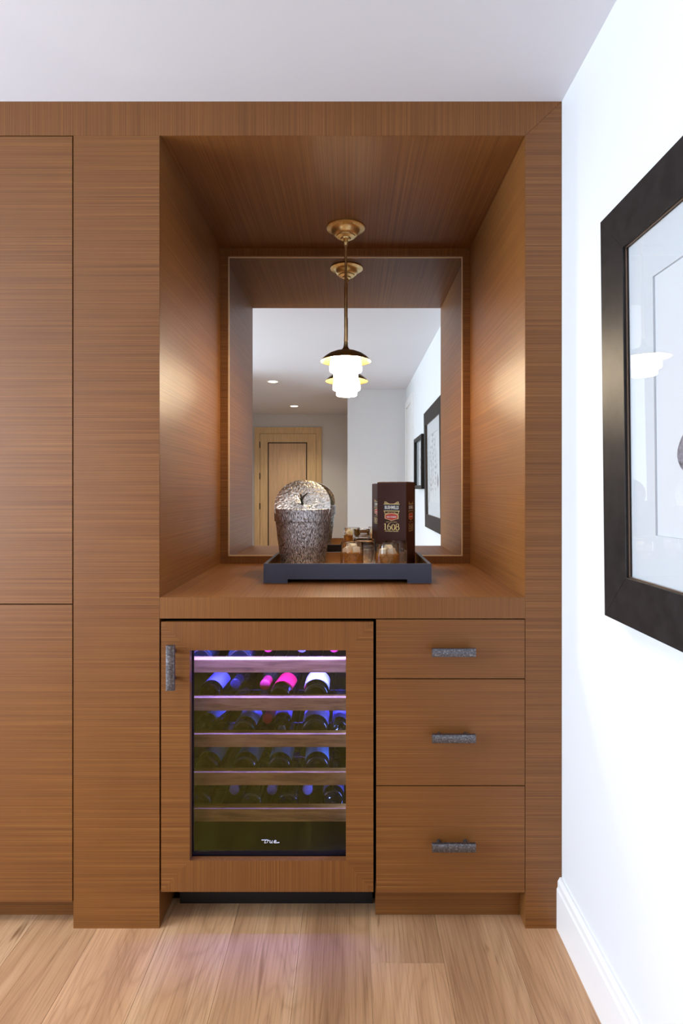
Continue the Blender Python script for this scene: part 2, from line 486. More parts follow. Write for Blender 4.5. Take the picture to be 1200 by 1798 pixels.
# tall cabinets on the left
def tall_cabinet(x1, lab):
    x0 = x1-.60
    t = thing('tall_cabinet', lab, 'cabinet', ((x0+x1)/2, 0, 0), 'tall fitted cabinets left of the niche')
    obj('carcass', bx(x0+.0002, x1+.0025, .022, .64, .075, 2.2453), BLACK if x1 > -.9 else BLACK, t)
    obj('door', bx(x0+.0015, x1, 0, .02, .9197, 2.2425), VX, t, bevel=.0007)
    obj('door', bx(x0+.0015, x1, 0, .02, .0748, .9165), VX, t, bevel=.0007)
    obj('toe_kick', bx(x0+.0002, x1+.0025, .0516, .07, 0, .075), VX, t)
    return t
tall_cabinet(-.7905, 'full height fine-line wood cabinet at the left edge, beside the niche')
tall_cabinet(-1.3935, 'full height wood cabinet second from the niche, outside the picture at left')
tall_cabinet(-1.9965, 'full height wood cabinet furthest from the niche, toward the window')

def pull(bm, c, horizontal=True, L=.121, h=.0228, proud=.034):
    """square hammered bar on two posts"""
    x, y, z = c
    n = 14; rr = random.Random(int(abs(x*977+z*541)))
    hw = h/2
    ring_prev = None
    for k in range(n+1):
        s = -L/2 + L*k/n
        ring = []
        for (p, q) in ((-1, -.8), (-.8, -1), (.8, -1), (1, -.8), (1, .8), (.8, 1), (-.8, 1), (-1, .8)):
            pp, qq = p*hw*(1+rr.uniform(-.025, .025)), q*.006*(1+rr.uniform(-.06, .06))
            ring.append(bm.verts.new((x+s, y-proud+.006+qq, z+pp) if horizontal else (x+pp, y-proud+.006+qq, z+s)))
        if ring_prev is None: bm.faces.new(ring)
        else:
            for i in range(8):
                j = (i+1) % 8; bm.faces.new((ring_prev[i], ring_prev[j], ring[j], ring[i]))
        ring_prev = ring
    bm.faces.new(ring_prev[::-1])
    for s in (-L*.31, L*.31):
        tube(bm, [(x+s, y+.0, z), (x+s, y-proud+.008, z)] if horizontal else [(x, y, z+s), (x, y-proud+.008, z+s)], .006, 12)

# drawers
dr = thing('drawer_cabinet', 'three drawer wood base cabinet right of the wine fridge', 'cabinet', (.28, 0, 0))
obj('carcass', bx(.0715, .4930, .022, .64, .098, .8775), BLACK, dr)
HZ = [.7895, .5505, .2475]
for (zb, zt), hz, in zip(((.7083, .8747), (.4056, .7052), (.1012, .4024)), HZ):
    d = obj('drawer', bx(.0710, .4918, 0, .02, zb, zt), VX, dr, bevel=.0007)
    bm = BM(); pull(bm, (.2857, 0, hz)); obj('handle', bm, PEWTER, d, smooth=True)
obj('toe_kick', bx(.0710, .4930, .0516, .07, 0, .1), VX, dr)

# ------------------------------------------------------------------ wine fridge
fr = thing('wine_fridge', 'undercounter wine fridge with wood framed glass door and violet glow inside', 'wine fridge', (-.24, 0, 0))
fx0, fx1 = -.520, .048
bm = BM()
box(bm, -.537, fx0, .0455, .60, .11, .862); box(bm, fx1, .064, .0455, .60, .11, .862)
box(bm, fx0, fx1, .0455, .60, .835, .862); box(bm, fx0, fx1, .0455, .60, .11, .145); box(bm, fx0, fx1, .575, .60, .145, .835)
obj('cabinet_body', bm, LINER, fr)
obj('toe_grille', bx(-.515, .064, .097, .12, .0, .108), BLACK, fr)
bm = BM(); box(bm, .010, .052, .03, .09, .082, .100); box(bm, .016, .048, .035, .07, .1, .1035)
obj('hinge_bracket', bm, plain('grey_bracket', (.03, .032, .04, 1), .4), fr, bevel=.002)
# door
dx0, dx1, dz0, dz1 = -.5387, .0629, .1035, .8682
gx0, gx1, gz0, gz1 = -.4575, -.0150, .1930, .7874
bm = BM()
for a in ((dx0+.004, gx0, dz0+.004, dz1-.004), (gx1, dx1-.004, dz0+.004, dz1-.004), (gx0, gx1, dz0+.004, gz0), (gx0, gx1, gz1, dz1-.004)):
    box(bm, a[0], a[1], .0205, .045, a[2], a[3])
door = obj('door', bm, plain('matte_black_door_liner', (.002, .002, .0022, 1), .9, spec=.03), fr)
obj('rail', prism_xz([(dx0, dz1), (dx1, dz1), (gx1, gz1), (gx0, gz1)], 0, .02), VZ, door, bevel=.0007)
obj('rail', prism_xz([(dx0, dz0), (dx1, dz0), (gx1, gz0-.0015), (gx0, gz0-.0015)], 0, .02), VZ, door, bevel=.0007)
obj('stile', prism_xz([(dx0, dz0), (dx0, dz1), (gx0, gz1), (gx0, gz0-.0015)], 0, .02), VX, door, bevel=.0007)
obj('stile', prism_xz([(dx1, dz0), (dx1, dz1), (gx1, gz1), (gx1, gz0-.0015)], 0, .02), VX, door, bevel=.0007)
FGLASS = pane('fridge_glass', (.74, .73, .84, 1), .043, (.74, .92, .26, 1))
obj('glass_pane', bx(gx0-.002, gx1+.002, .0212, .0232, gz0-.002, gz1+.002), FGLASS, door)
bm = BM(); pull(bm, (-.5010, 0, .7490), False, .1246, .0228, .040); obj('handle', bm, PEWTER, door, smooth=True)
# script lettering on the glass
def ribbon(bm, pts, wdt, y0, y1):
    P = [Vector((p[0], p[1])) for p in pts]
    L, Rr = [], []
    for k, p in enumerate(P):
        d = (P[min(k+1, len(P)-1)]-P[max(k-1, 0)]).normalized(); n = Vector((-d.y, d.x))
        L.append(p+n*wdt/2); Rr.append(p-n*wdt/2)
    fr_, bk = [[bm.verts.new((q.x, y, q.y)) for q in L+Rr[::-1]] for y in (y0, y1)]
    n = len(P)
    for A, fl in ((fr_, 1), (bk, -1)):
        for k in range(n-1):
            q = (A[k], A[k+1], A[2*n-2-k], A[2*n-1-k]); bm.faces.new(q[::fl])
    m = 2*n
    for k in range(m): bm.faces.new((fr_[k], fr_[(k+1) % m], bk[(k+1) % m], bk[k]))
bm = BM()
u = .0000272   # logo unit, taken in 1/17 px
def lg(p): return [((a-573)*.0000945-.2315, (420-b)*.0000945+.2345) for a, b in p]
for st in ([(300, 385), (405, 385), (500, 385)], [(436, 372), (405, 430), (388, 470), (440, 470)], [(498, 398), (480, 440), (468, 470)], [(484, 428), (508, 402), (540, 400)],
           [(570, 400), (552, 440), (552, 466), (580, 470), (612, 445)], [(632, 400), (612, 445), (604, 470), (640, 470)],
           [(682, 438), (735, 430), (748, 408), (722, 398), (690, 412), (672, 448), (690, 470), (760, 466), (845, 458)]):
    ribbon(bm, lg(st), .00145, .0195, .0211)
obj('lettering', bm, plain('pale_lettering', (.75, .77, .85, 1), .3), door)
# shelves
SHZ = [.7407, .6275, .5194, .4062, .2981]
def shelf_bm(z):
    bm = BM()
    prism(bm, [(.078, z-.041), (.078, z-.004), (.0785, z-.003), (.086, z), (.100, z), (.100, z-.041)], lambda y, q: (-.512, y, q), lambda y, q: (.040, y, q))
    return bm
for z in SHZ:
    sh = obj('shelf', shelf_bm(z), SHELFW, fr)
    bm = BM()
    for yy in (.12, .27, .42, .55): tube(bm, [(-.514, yy, z-.048), (.042, yy, z-.048)], .0022, 6)
    for k in range(14): tube(bm, [(-.49+k*.0395, .102, z-.0455), (-.49+k*.0395, .555, z-.0455)], .0016, 6)
    r_ = obj('wire_rack', bm, DARKST, sh)
LEDM = plain('violet_led', (.3, .2, 1, 1), .4, emit=9, ecol=(.22, .18, 1, 1))
obj('led_strip', bx(-.50, .03, .060, .070, .826, .833), LEDM, fr)
area('fridge_led', (-.235, .064, .822), (R(27), 0, 0), .50, .014, LED_W, (.11, .12, 1.0), 95)
area('fridge_side_led', (.0415, .075, .48), (0, R(90), 0), .62, .008, 3.2, (.22, .32, 1.0), 150)
obj('side_led_strip', bx(.0425, .0465, .064, .068, .16, .82), plain('blue_side_led', (.2, .3, 1, 1), .4, emit=.5, ecol=(.2, .32, 1, 1)), fr)

# wine bottles lying on the racks
BG = plain('dark_bottle_glass', (.008, .012, .009, 1), .06, coat=.5)
BG2 = plain('olive_bottle_glass', (.03, .035, .012, 1), .08, coat=.5)
def label_mat(name, c): return plain(name, c, .5)
LM = {'violet': label_mat('violet_label', (.34, .34, .75, 1)), 'pink': label_mat('pink_label', (.95, .015, .035, 1)), 'white': label_mat('white_label', (.85, .85, .85, 1)),
      'blue': label_mat('light_blue_label', (.35, .62, .85, 1)), 'lilac': label_mat('lilac_label', (.5, .45, .8, 1)), 'red': label_mat('red_foil', (.75, .03, .06, 1)),
      'silver': plain('silver_foil', (.75, .75, .8, 1), .3, .8), 'dark': plain('dark_foil', (.06, .05, .09, 1), .3, .3)}
def bottle(x, z, base, lab_, foil, label, r=.0375, yaw=0, y=.112, deep=.30, glass=BG):
    """base=True: base faces the door; else the neck does.  Built with axis +y from the base at y=0"""
    t = thing('wine_bottle', label, 'bottle', (x, y, z), 'wine bottles lying in the fridge')
    k = r/.0375
    bm = BM()
    pr = [(0, .014), (.012*k, .010), (.024*k, .002), (.031*k, 0), (.0355*k, .004), (.0375*k, .012), (.0375*k, .185), (.034*k, .205), (.022*k, .228), (.0150, .243), (.0138, .262), (.0138, .292), (.0152, .293), (.0152, .298), (0, .298)]
    lathe(bm, pr, 40, (0, 0, 0), axis='y')
    def put(name, bm, m):
        if not base:
            bmesh.ops.rotate(bm, verts=bm.verts, cent=(0, .149, 0), matrix=Matrix.Rotation(PI, 3, 'Z'))
        bmesh.ops.recalc_face_normals(bm, faces=bm.faces)
        me = bpy.data.meshes.new(name); bm.to_mesh(me); bm.free(); me.materials.append(m)
        for p in me.polygons: p.use_smooth = True
        o = bpy.data.objects.new(name, me); COL.objects.link(o); o.parent = t; return o
    put('glass_body', bm, glass)
    if lab_:
        bm = BM(); rr = .0375*k+.0004
        n = 26
        ang = [R(12)+ (PI-R(24))*i/n for i in range(n+1)]
        A = [[bm.verts.new((q*math.cos(a), yy, q*math.sin(a))) for a in ang] for yy, q in ((.028, rr), (.118, rr))]
        for i in range(n): bm.faces.new((A[0][i], A[0][i+1], A[1][i+1], A[1][i]))
        put('label', bm, LM[lab_])
    bm = BM(); lathe(bm, [(.0154, .236), (.0150, .262), (.0150, .2915), (.0160, .293), (.0160, .3), (.013, .3025), (0, .3025)], 28, axis='y')
    put('foil_capsule', bm, LM[foil or 'dark'])
    t.rotation_euler = (0 if base else R(-6), 0, R(yaw))
    return t
def bxp(px, yb=.11): return (px-617)*(D+yb)/992
def row(i): return SHZ[i]-.0065
B = bottle
# racks top to bottom: (px of the centre line at the door side)
B(bxp(352), row(0), True, None, None, 'dark wine bottle, base outward, far left on top rack', y=.105)
B(bxp(421), row(0), True, None, None, 'dark wine bottle, base outward, second from left on top rack', y=.105)
B(bxp(467), row(0)+.018, False, 'violet', 'red', 'wine bottle with red capsule outward, on top rack', y=.16, r=.026)
B(bxp(528), row(0)+.018, False, 'white', 'silver', 'wine bottle with silver capsule outward, on top rack', y=.16, r=.028)
B(bxp(586), row(0)+.018, False, None, 'red', 'wine bottle with red capsule outward, at right end of top rack', y=.16, r=.026)
B(bxp(366), row(1), True, 'violet', None, 'wine bottle with violet label, turned askew, left on second rack', yaw=-4, y=.118, r=.034)
B(bxp(408), row(1)+.018, False, None, 'dark', 'wine bottle with dark capsule outward, on second rack', y=.16, r=.026)
B(bxp(462), row(1)+.018, False, None, 'red', 'wine bottle with bright red capsule outward beside pink label', y=.15, r=.026, glass=BG2)
B(bxp(491), row(1), True, 'pink', None, 'wine bottle with hot pink label on second rack', yaw=-6, y=.105, r=.032)
B(bxp(555), row(1), True, 'white', None, 'wine bottle with white label on second rack', y=.105, r=.0395)
B(bxp(352), row(2), True, 'blue', None, 'wine bottle with pale blue label strip, far left on third rack', yaw=-14, y=.16, r=.024)
B(bxp(428), row(2), True, 'blue', None, 'wine bottle with sky blue label on third rack', yaw=-3, y=.108, r=.034)
B(bxp(466), row(2)+.018, False, None, 'red', 'wine bottle with dull red capsule outward on third rack', y=.16, r=.026)
B(bxp(492), row(2), True, 'lilac', None, 'wine bottle with dim lilac label leaning right on third rack', yaw=2, y=.15, r=.028)
B(bxp(553), row(2), True, 'lilac', None, 'large wine bottle with lilac label on third rack', y=.105, r=.041)
B(bxp(596), row(2), True, 'violet', None, 'small wine bottle with violet label at right end of third rack', y=.13, r=.024)
B(bxp(362), row(3), True, 'blue', None, 'wine bottle with blue label, far left on fourth rack', yaw=-4, y=.11)
B(bxp(428), row(3), True, 'blue', None, 'wine bottle with blue label, second from left on fourth rack', yaw=-5, y=.11)
B(bxp(490), row(3), True, 'blue', None, 'wine bottle with blue label, third from left on fourth rack', y=.11, r=.036)
B(bxp(557), row(3), True, 'blue', None, 'wine bottle with blue label, at right end of fourth rack', yaw=3, y=.11)
B(bxp(350), row(4), True, None, None, 'dark wine bottle, base outward, far left on bottom rack', y=.115, r=.034)
B(bxp(406), row(4)+.018, False, None, 'violet', 'wine bottle with violet capsule outward, leftmost such on bottom rack', y=.16, r=.024)
B(bxp(440), row(4), True, None, None, 'dark wine bottle, base outward, between two violet capsules at left of bottom rack', y=.115, r=.032)
B(bxp(474), row(4)+.018, False, None, 'violet', 'wine bottle with violet capsule outward, middle such on bottom rack', y=.16, r=.024)
B(bxp(505), row(4), True, None, None, 'dark wine bottle, base outward, right of the middle violet capsule on bottom rack', y=.115, r=.031)
B(bxp(538), row(4)+.018, False, None, 'violet', 'wine bottle with violet capsule outward, rightmost such on bottom rack', y=.16, r=.024)
B(bxp(585), row(4), True, 'violet', None, 'wine bottle with dim violet label at right end of bottom rack', y=.13, r=.033)

# ------------------------------------------------------------------ pendant lamp
LX, LY = -.0207, .56
pl = thing('pendant_lamp', 'brass pendant lamp with stepped glowing opal glass shade hanging in the niche', 'pendant lamp', (LX, LY, NZ1))
c = (LX, LY, 0)
bm = BM()
lathe(bm, [(0, NZ1-.0008), (.073, NZ1-.0008), (.0735, NZ1-.004), (.070, NZ1-.0065), (.060, NZ1-.008), (.053, NZ1-.012), (.0485, NZ1-.019), (.046, NZ1-.026), (.0395, NZ1-.031), (.036, NZ1-.032), (.0355, NZ1-.036), (.020, NZ1-.041), (.018, NZ1-.046), (.010, NZ1-.05), (0, NZ1-.05)], 64, c)
obj('canopy', bm, BRASS, pl, smooth=True)
bm = BM(); lathe(bm, [(0, NZ1-.049), (.008, NZ1-.049), (.011, NZ1-.056), (.011, NZ1-.060), (.007, NZ1-.068), (0, NZ1-.068)], 24, c)
obj('swivel', bm, BRASS, pl, smooth=True)
zr = 1.7335
bm = BM(); lathe(bm, [(0, NZ1-.066), (.0048, NZ1-.066), (.0048, 2.02), (.0062, 2.018), (.0062, 1.83), (.0078, 1.81), (0, 1.81)], 24, c)
obj('stem', bm, BRASS, pl, smooth=True)
bm = BM()
out = [(.0064, 1.813), (.0072, 1.800), (.0095, 1.788), (.015, 1.7795), (.024, 1.7745), (.045, 1.7700), (.065, 1.7615), (.082, 1.7500), (.092, 1.7405), (.0972, zr)]
inn = [(.0962, zr), (.090, 1.7385), (.080, 1.7475), (.063, 1.7585), (.044, 1.7670), (.0, 1.770)]
lathe(bm, out+inn, 72, c)
obj('shade_dish', bm, plain('dark_patinated_brass', (.34, .25, .11, 1), .38, 1), pl, smooth=True)
bm = BM()
pr = [(0, 1.768), (.035, 1.766), (.048, 1.757), (.056, 1.742), (.0602, 1.724), (.0618, 1.706), (.0615, 1.699), (.0600, 1.695), (.0475, 1.6942), (.0470, 1.684), (.0462, 1.672), (.0445, 1.6690), (0, 1.6685)]
lathe(bm, pr, 64, c)
obj('opal_shade', bm, OPAL, pl, smooth=True)

# ------------------------------------------------------------------ tray and what stands on it
TZ = NZ0
TX0, TX1, TY0, TY1 = -.287, .263, .248, .610
TF, TT = .965, 1.0005
LACQ = plain('slate_lacquer', srgb(62, 66, 82), .45)
INNER = plain('bronze_gilt_lacquer', (.60, .36, .17, 1), .22, .85)
tr = thing('serving_tray', 'dark slate lacquered serving tray standing on the countertop', 'tray', ((TX0+TX1)/2, (TY0+TY1)/2, TZ))
def foot_wall(y0, y1):
    a, b_, h = TX0+.079, TX1-.079, .0125
    return prism_xz([(TX0, TZ), (a, TZ), (a, TZ+h), (b_, TZ+h), (b_, TZ), (TX1, TZ), (TX1, TT), (TX0, TT)], y0, y1)
obj('tray_wall', foot_wall(TY0, TY0+.010), LACQ, tr, bevel=.0006)
obj('tray_wall', foot_wall(TY1-.010, TY1), LACQ, tr, bevel=.0006)
obj('tray_wall', bx(TX0, TX0+.010, TY0+.0102, TY1-.0102, TZ, TT), LACQ, tr, bevel=.0006)
obj('tray_wall', bx(TX1-.010, TX1, TY0+.0102, TY1-.0102, TZ, TT), LACQ, tr, bevel=.0006)
bm = BM()
X0, X1, Y0, Y1 = TX0+.0102, TX1-.0102, TY0+.0102, TY1-.0102
box(bm, X0, X1, Y0, Y1, TF-.012, TF)
for a in ((X0, X0+.001, Y0, Y1), (X1-.001, X1, Y0, Y1), (X0, X1, Y0, Y0+.001), (X0, X1, Y1-.001, Y1)): box(bm, *a, TF, TT-.001)
obj('liner', bm, INNER, tr)

# ice bucket
def bark_metal():
    m, nt, b = mat('bark_textured_silver')
    n = noise_n(nt, mapping(nt, (1, 1, .30)).outputs[0], 330, 2, .55, .4)
    r = ramp(nt, [(.36, (.10, .09, .09, 1)), (.48, (.42, .42, .44, 1)), (.62, (.80, .82, .88, 1))])
    nt.links.new(n.outputs[0], r.inputs[0]); nt.links.new(r.outputs[0], b.inputs['Base Color'])
    b.inputs['Metallic'].default_value = .8; b.inputs['Roughness'].default_value = .24
    bp = N(nt, 'ShaderNodeBump'); bp.inputs['Strength'].default_value = .9; bp.inputs['Distance'].default_value = .0024
    nt.links.new(n.outputs[0], bp.inputs['Height']); nt.links.new(bp.outputs[0], b.inputs['Normal'])
    return m
BARK = bark_metal()
BKX, BKY = -.178, .492
bk = thing('ice_bucket', 'silver bark textured metal ice bucket with its lid standing in it', 'ice bucket', (BKX, BKY, TF))
def bark(a, z, s): 
    v = noise.noise(Vector((math.cos(a)*s, math.sin(a)*s, z*55)))
    v2 = noise.noise(Vector((math.cos(a)*s*2.3+5, math.sin(a)*s*2.3, z*130)))
    return v*.6 + v2*.4
bm = BM()
seg = 288
prof = []
for k in range(4): prof.append((.060+k*.006, TF+.0))
for k in range(58):
    q = k/57; prof.append((.0795+.0215*q**.85, TF+.001+.161*q))
prof += [(.1045, TF+.1632)]
for k in range(14):
    prof.append((.1050+.0015*k/13, TF+.1645+.043*k/13))
prof += [(.1040, TF+.2095), (.1020, TF+.2085), (.0985, TF+.165), (.0940, TF+.10), (.080, TF+.014), (0, TF+.012)]
rings = lathe(bm, [(0, TF)]+prof, seg, (BKX, BKY, 0))
for ri, ring in enumerate(rings):
    if 6 <= ri <= 77 and len(ring) > 1:
        for i, v in enumerate(ring):
            a = 2*PI*i/seg
            d = bark(a, v.co.z, 34)*.0015
            v.co.x += math.cos(a)*d; v.co.y += math.sin(a)*d
obj('bucket_body', bm, BARK, bk, smooth=True)
# lid standing in the mouth, slightly tilted back; knob faces the room
lid_c = Vector((BKX+.0, BKY-.030, TF+.2225))
Mt = Matrix.Translation(lid_c) @ Matrix.Rotation(R(-25), 4, 'X')   # local disc faces -y
def disc_lid():
    bm = BM(); nr, ns, r = 44, 260, .1025
    ctr = bm.verts.new((0, -.011, 0)); rings = []
    for k in range(1, nr+1):
        rr = r*k/nr; ring = []
        for i in range(ns):
            a = 2*PI*i/ns
            dome = -.011*(1-(rr/r)**2)
            tex = noise.noise(Vector((math.cos(a)*26, math.sin(a)*26, rr*110)))*.0011*min(1, rr/.03) if i < ns else 0
            ring.append(bm.verts.new((rr*math.cos(a), dome-tex*(1 if k < nr else 0), rr*math.sin(a))))
        rings.append(ring)
    for i in range(ns): bm.faces.new((ctr, rings[0][i], rings[0][(i+1) % ns]))
    for A, Bq in zip(rings, rings[1:]):
        for i in range(ns): bm.faces.new((A[i], A[(i+1) % ns], Bq[(i+1) % ns], Bq[i]))
    back = [bm.verts.new((v.co.x, .004, v.co.z)) for v in rings[-1]]
    for i in range(ns): bm.faces.new((rings[-1][i], rings[-1][(i+1) % ns], back[(i+1) % ns], back[i]))
    b2 = [bm.verts.new((v.co.x*.9, .006, v.co.z*.9)) for v in rings[-1]]
    for i in range(ns): bm.faces.new((back[i], back[(i+1) % ns], b2[(i+1) % ns], b2[i]))
    bm.faces.new(b2)
    bm.transform(Mt)
    return bm
def lid_metal():
    m, nt, b = mat('radial_textured_silver')
    n = noise_n(nt, mapping(nt, (1, 1, 1)).outputs[0], 160, 2, .5, .5)
    r = ramp(nt, [(.36, (.42, .41, .38, 1)), (.6, (.97, .96, .92, 1))])
    nt.links.new(n.outputs[0], r.inputs[0]); nt.links.new(r.outputs[0], b.inputs['Base Color'])
    b.inputs['Metallic'].default_value = 1; b.inputs['Roughness'].default_value = .27
    bp = N(nt, 'ShaderNodeBump'); bp.inputs['Strength'].default_value = .35; bp.inputs['Distance'].default_value = .001
    nt.links.new(n.outputs[0], bp.inputs['Height']); nt.links.new(bp.outputs[0], b.inputs['Normal'])
    return m
lid = obj('lid', disc_lid(), lid_metal(), bk, smooth=True)
bm = BM()
tube(bm, [(0, -.010, 0), (0, -.020, .003), (-.001, -.030, .008), (.001, -.037, .013)], [.0055, .0042, .0050, .0058], 10)
tube(bm, [(.001, -.035, .011), (.010, -.042, .018), (.021, -.047, .026)], [.0050, .0034, .0026], 8)
tube(bm, [(.000, -.035, .012), (-.004, -.042, .020), (-.003, -.047, .024)], [.0045, .0035, .0030], 8)
tube(bm, [(-.001, -.030, .008), (-.009, -.034, .014)], [.0035, .0018], 6)
bm.transform(Mt)
obj('twig_knob', bm, plain('dark_cast_metal', (.10, .095, .085, 1), .38, .9), lid, smooth=True)

# whiskey glasses: thick base, chevron cuts
GLASS = dielectric('cut_crystal', (.98, .99, .985, 1), 1.5, .0)
WHISKEY = dielectric('amber_whiskey', (1.0, .42, .06, 1), 1.34, .0, .76)
ICE = dielectric('clouded_ice', (.97, .88, .66, 1), 1.25, .2, .45)
GH = .096
def tumbler(x, y, label, r=.040):
    t = thing('whiskey_glass', label, 'drinking glass', (x, y, TF), 'cut glass tumblers on the tray')
    bm = BM(); seg = 144
    prof = [(0, .0006), (r*.55, .0006), (r-.004, .0), (r-.001, .0018)]
    n0 = len(prof); nb = 60
    for k in range(nb+1): prof.append((r, .004+.060*k/nb))
    prof += [(r-.0012, .0675), (r-.0012, .078), (r-.0010, GH-.001), (r-.0017, GH), (r-.0026, GH-.001), (r-.0032, .08), (r-.0040, .060), (r-.0048, .020), (r-.008, .0135), (r*.5, .012), (0, .012)]
    rings = lathe(bm, prof, seg, (x, y, TF))
    for k in range(nb+1):
        ring = rings[n0+k]; z = .060*k/nb
        fade = min(1, k/4, (nb-k)/5)
        for i, v in enumerate(ring):
            a = i/seg*8                       # eight chevron panels
            zig = abs((a % 1)-.5)*2
            ph = (z/.0072 + zig*2.6) % 1
            cut = (1-abs(ph*2-1))**1.4
            d = -.0022*cut*fade
            aa = 2*PI*i/seg
            v.co.x += math.cos(aa)*d; v.co.y += math.sin(aa)*d
    obj('glass_body', bm, GLASS, t, smooth=True)
    return t
def drink(t, x, y, h=.063, r=.040):
    bm = BM()
    lathe(bm, [(0, .0118), (r*.5, .0118), (r-.0078, .0133), (r-.0046, .020), (r-.0039, .055), (r-.0037, h), (0, h)], 64, (x, y, TF))
    obj('whiskey', bm, WHISKEY, t, smooth=True)
def ice(x, y, z, s, seed, label, grp):
    rr = random.Random(seed); bm = BM()
    bmesh.ops.create_cube(bm, size=1)
    bmesh.ops.subdivide_edges(bm, edges=bm.edges, cuts=3, use_grid_fill=True)
    for v in bm.verts:
        p = v.co.copy(); q = p.normalized()*.62
        v.co = p.lerp(q, .28) + noise.noise_vector(p*2.3+Vector((seed, 0, 0)))*.07
    bmesh.ops.scale(bm, verts=bm.verts, vec=(s, s*rr.uniform(.85, 1), s*rr.uniform(.8, 1)))
    bmesh.ops.rotate(bm, verts=bm.verts, cent=(0, 0, 0), matrix=Matrix.Rotation(rr.uniform(0, 1.5), 3, 'Z') @ Matrix.Rotation(rr.uniform(-.6, .6), 3, 'X'))
    o = obj('ice_cube', bm, ICE, None, smooth=False)
    o.location = (x, y, z)
    tag(o, label, 'ice cube', grp)
G1, G2, G3, G4 = (.003, .37), (.124, .322), (.0485, .488), (.158, .402)
t1 = tumbler(*G1, 'cut glass tumbler of amber whiskey, front left, nearest the ice bucket'); drink(t1, *G1)
t2 = tumbler(*G2, 'cut glass tumbler of amber whiskey, front right, before the whiskey box'); drink(t2, *G2)
tumbler(*G3, 'empty cut glass tumbler behind the left whiskey glass')
tumbler(*G4, 'empty cut glass tumbler behind the right whiskey glass')
for (gx, gy), lab, grp, sd in ((G1, 'ice cube in the whiskey glass nearest the ice bucket', 'ice cubes in the left whiskey glass', 1),
                               (G2, 'ice cube in the whiskey glass before the brown box', 'ice cubes in the right whiskey glass', 11)):
    for k, (dx, dy, dz, s) in enumerate(((-.016, -.011, .066, .026), (.014, -.013, .065, .025), (.002, .016, .069, .026), (-.002, -.008, .041, .024))):
        ice(gx+dx, gy+dy, TF+dz, s, sd+k, lab, grp)

# ------------------------------------------------------------------ whiskey box with its printing
def text_bm(body, size, sx=1.0, bold=0, shear=0):
    cu = bpy.data.curves.new('txt', 'FONT'); cu.body = body; cu.size = size; cu.align_x = 'CENTER'; cu.align_y = 'CENTER'
    cu.offset = bold; cu.extrude = .00012; cu.shear = shear; cu.resolution_u = 3
    o = bpy.data.objects.new('txt', cu); COL.objects.link(o)
    dg = bpy.context.evaluated_depsgraph_get(); dg.update()
    me = bpy.data.meshes.new_from_object(o.evaluated_get(dg))
    bpy.data.objects.remove(o); bpy.data.curves.remove(cu)
    bm = BM(); bm.from_mesh(me); bpy.data.meshes.remove(me)
    bmesh.ops.scale(bm, verts=bm.verts, vec=(sx, 1, 1))
    return bm
BOXM, nt_, b_m = mat('brown_carton')
bn = noise_n(nt_, mapping(nt_, (1, 1, 1)).outputs[0], 300, 2)
brp = ramp(nt_, [(.3, srgb(66, 34, 26)), (.7, srgb(76, 42, 34))])
nt_.links.new(bn.outputs[0], brp.inputs[0]); nt_.links.new(brp.outputs[0], b_m.inputs['Base Color']); b_m.inputs['Roughness'].default_value = .5; b_m.inputs['Specular IOR Level'].default_value = .25
GOLD = plain('gold_foil_print', srgb(226, 196, 128), .35, .35)
PRBLK = plain('black_print', (.008, .008, .01, 1), .4)
PRRED = plain('red_print', srgb(206, 62, 40), .4)
PRWH = plain('white_print', (.85, .85, .85, 1), .4)
AW, AH = .112, .3065
bxr = thing('whiskey_box', 'dark brown whiskey gift box with gold 1608 standing on the tray', 'box', (.1700, .5200, TF))
bxr.rotation_euler = (0, 0, R(-23))
def loc_obj(name, bm, m, parent):
    bmesh.ops.recalc_face_normals(bm, faces=bm.faces)
    me = bpy.data.meshes.new(name); bm.to_mesh(me); bm.free(); me.materials.append(m)
    o = bpy.data.objects.new(name, me); COL.objects.link(o); o.parent = parent; return o
bm = bx(-AW/2, AW/2, -AW/2, AW/2, 0, AH)
bmesh.ops.bevel(bm, geom=list(bm.edges), offset=.0008, segments=1, affect='EDGES')
carton = loc_obj('carton', bm, BOXM, bxr)
bm = BM(); box(bm, -AW/2+.004, AW/2-.004, -AW/2+.004, AW/2-.004, AH, AH+.0012)
loc_obj('top_flap', bm, BOXM, bxr)
def on_face(bm, face, zc, lift):
    """bm drawn in x (right) / y (up) plane, z thickness -> placed on a side of the box"""
    Mx = Matrix.Rotation(R(90), 4, 'X')
    Mf = Matrix.Rotation(R(90)*face, 4, 'Z') @ Matrix.Translation((0, -AW/2-lift, zc)) @ Mx
    bm.transform(Mf); return bm
def outline(pts, th=.0002):
    bm = BM(); prism(bm, pts, lambda a, b: (a, b, 0), lambda a, b: (a, b, th)); return bm
def stroke(bm, pts, wds, th=.0002):
    P = [Vector((p[0], p[1])) for p in pts]
    if not isinstance(wds, (list, tuple)): wds = [wds]*len(P)
    L, Q = [], []
    for k, p in enumerate(P):
        d = (P[min(k+1, len(P)-1)]-P[max(k-1, 0)]).normalized(); n = Vector((-d.y, d.x))
        L.append(bm.verts.new((*(p+n*wds[k]/2), th))); Q.append(bm.verts.new((*(p-n*wds[k]/2), th)))
    for k in range(len(P)-1): bm.faces.new((L[k], Q[k], Q[k+1], L[k+1]))
def ell(cx, cy, rx, ry, a0=0, a1=360, n=28):
    return [(cx+rx*math.cos(R(a0+(a1-a0)*i/n)), cy+ry*math.sin(R(a0+(a1-a0)*i/n))) for i in range(n+1)]
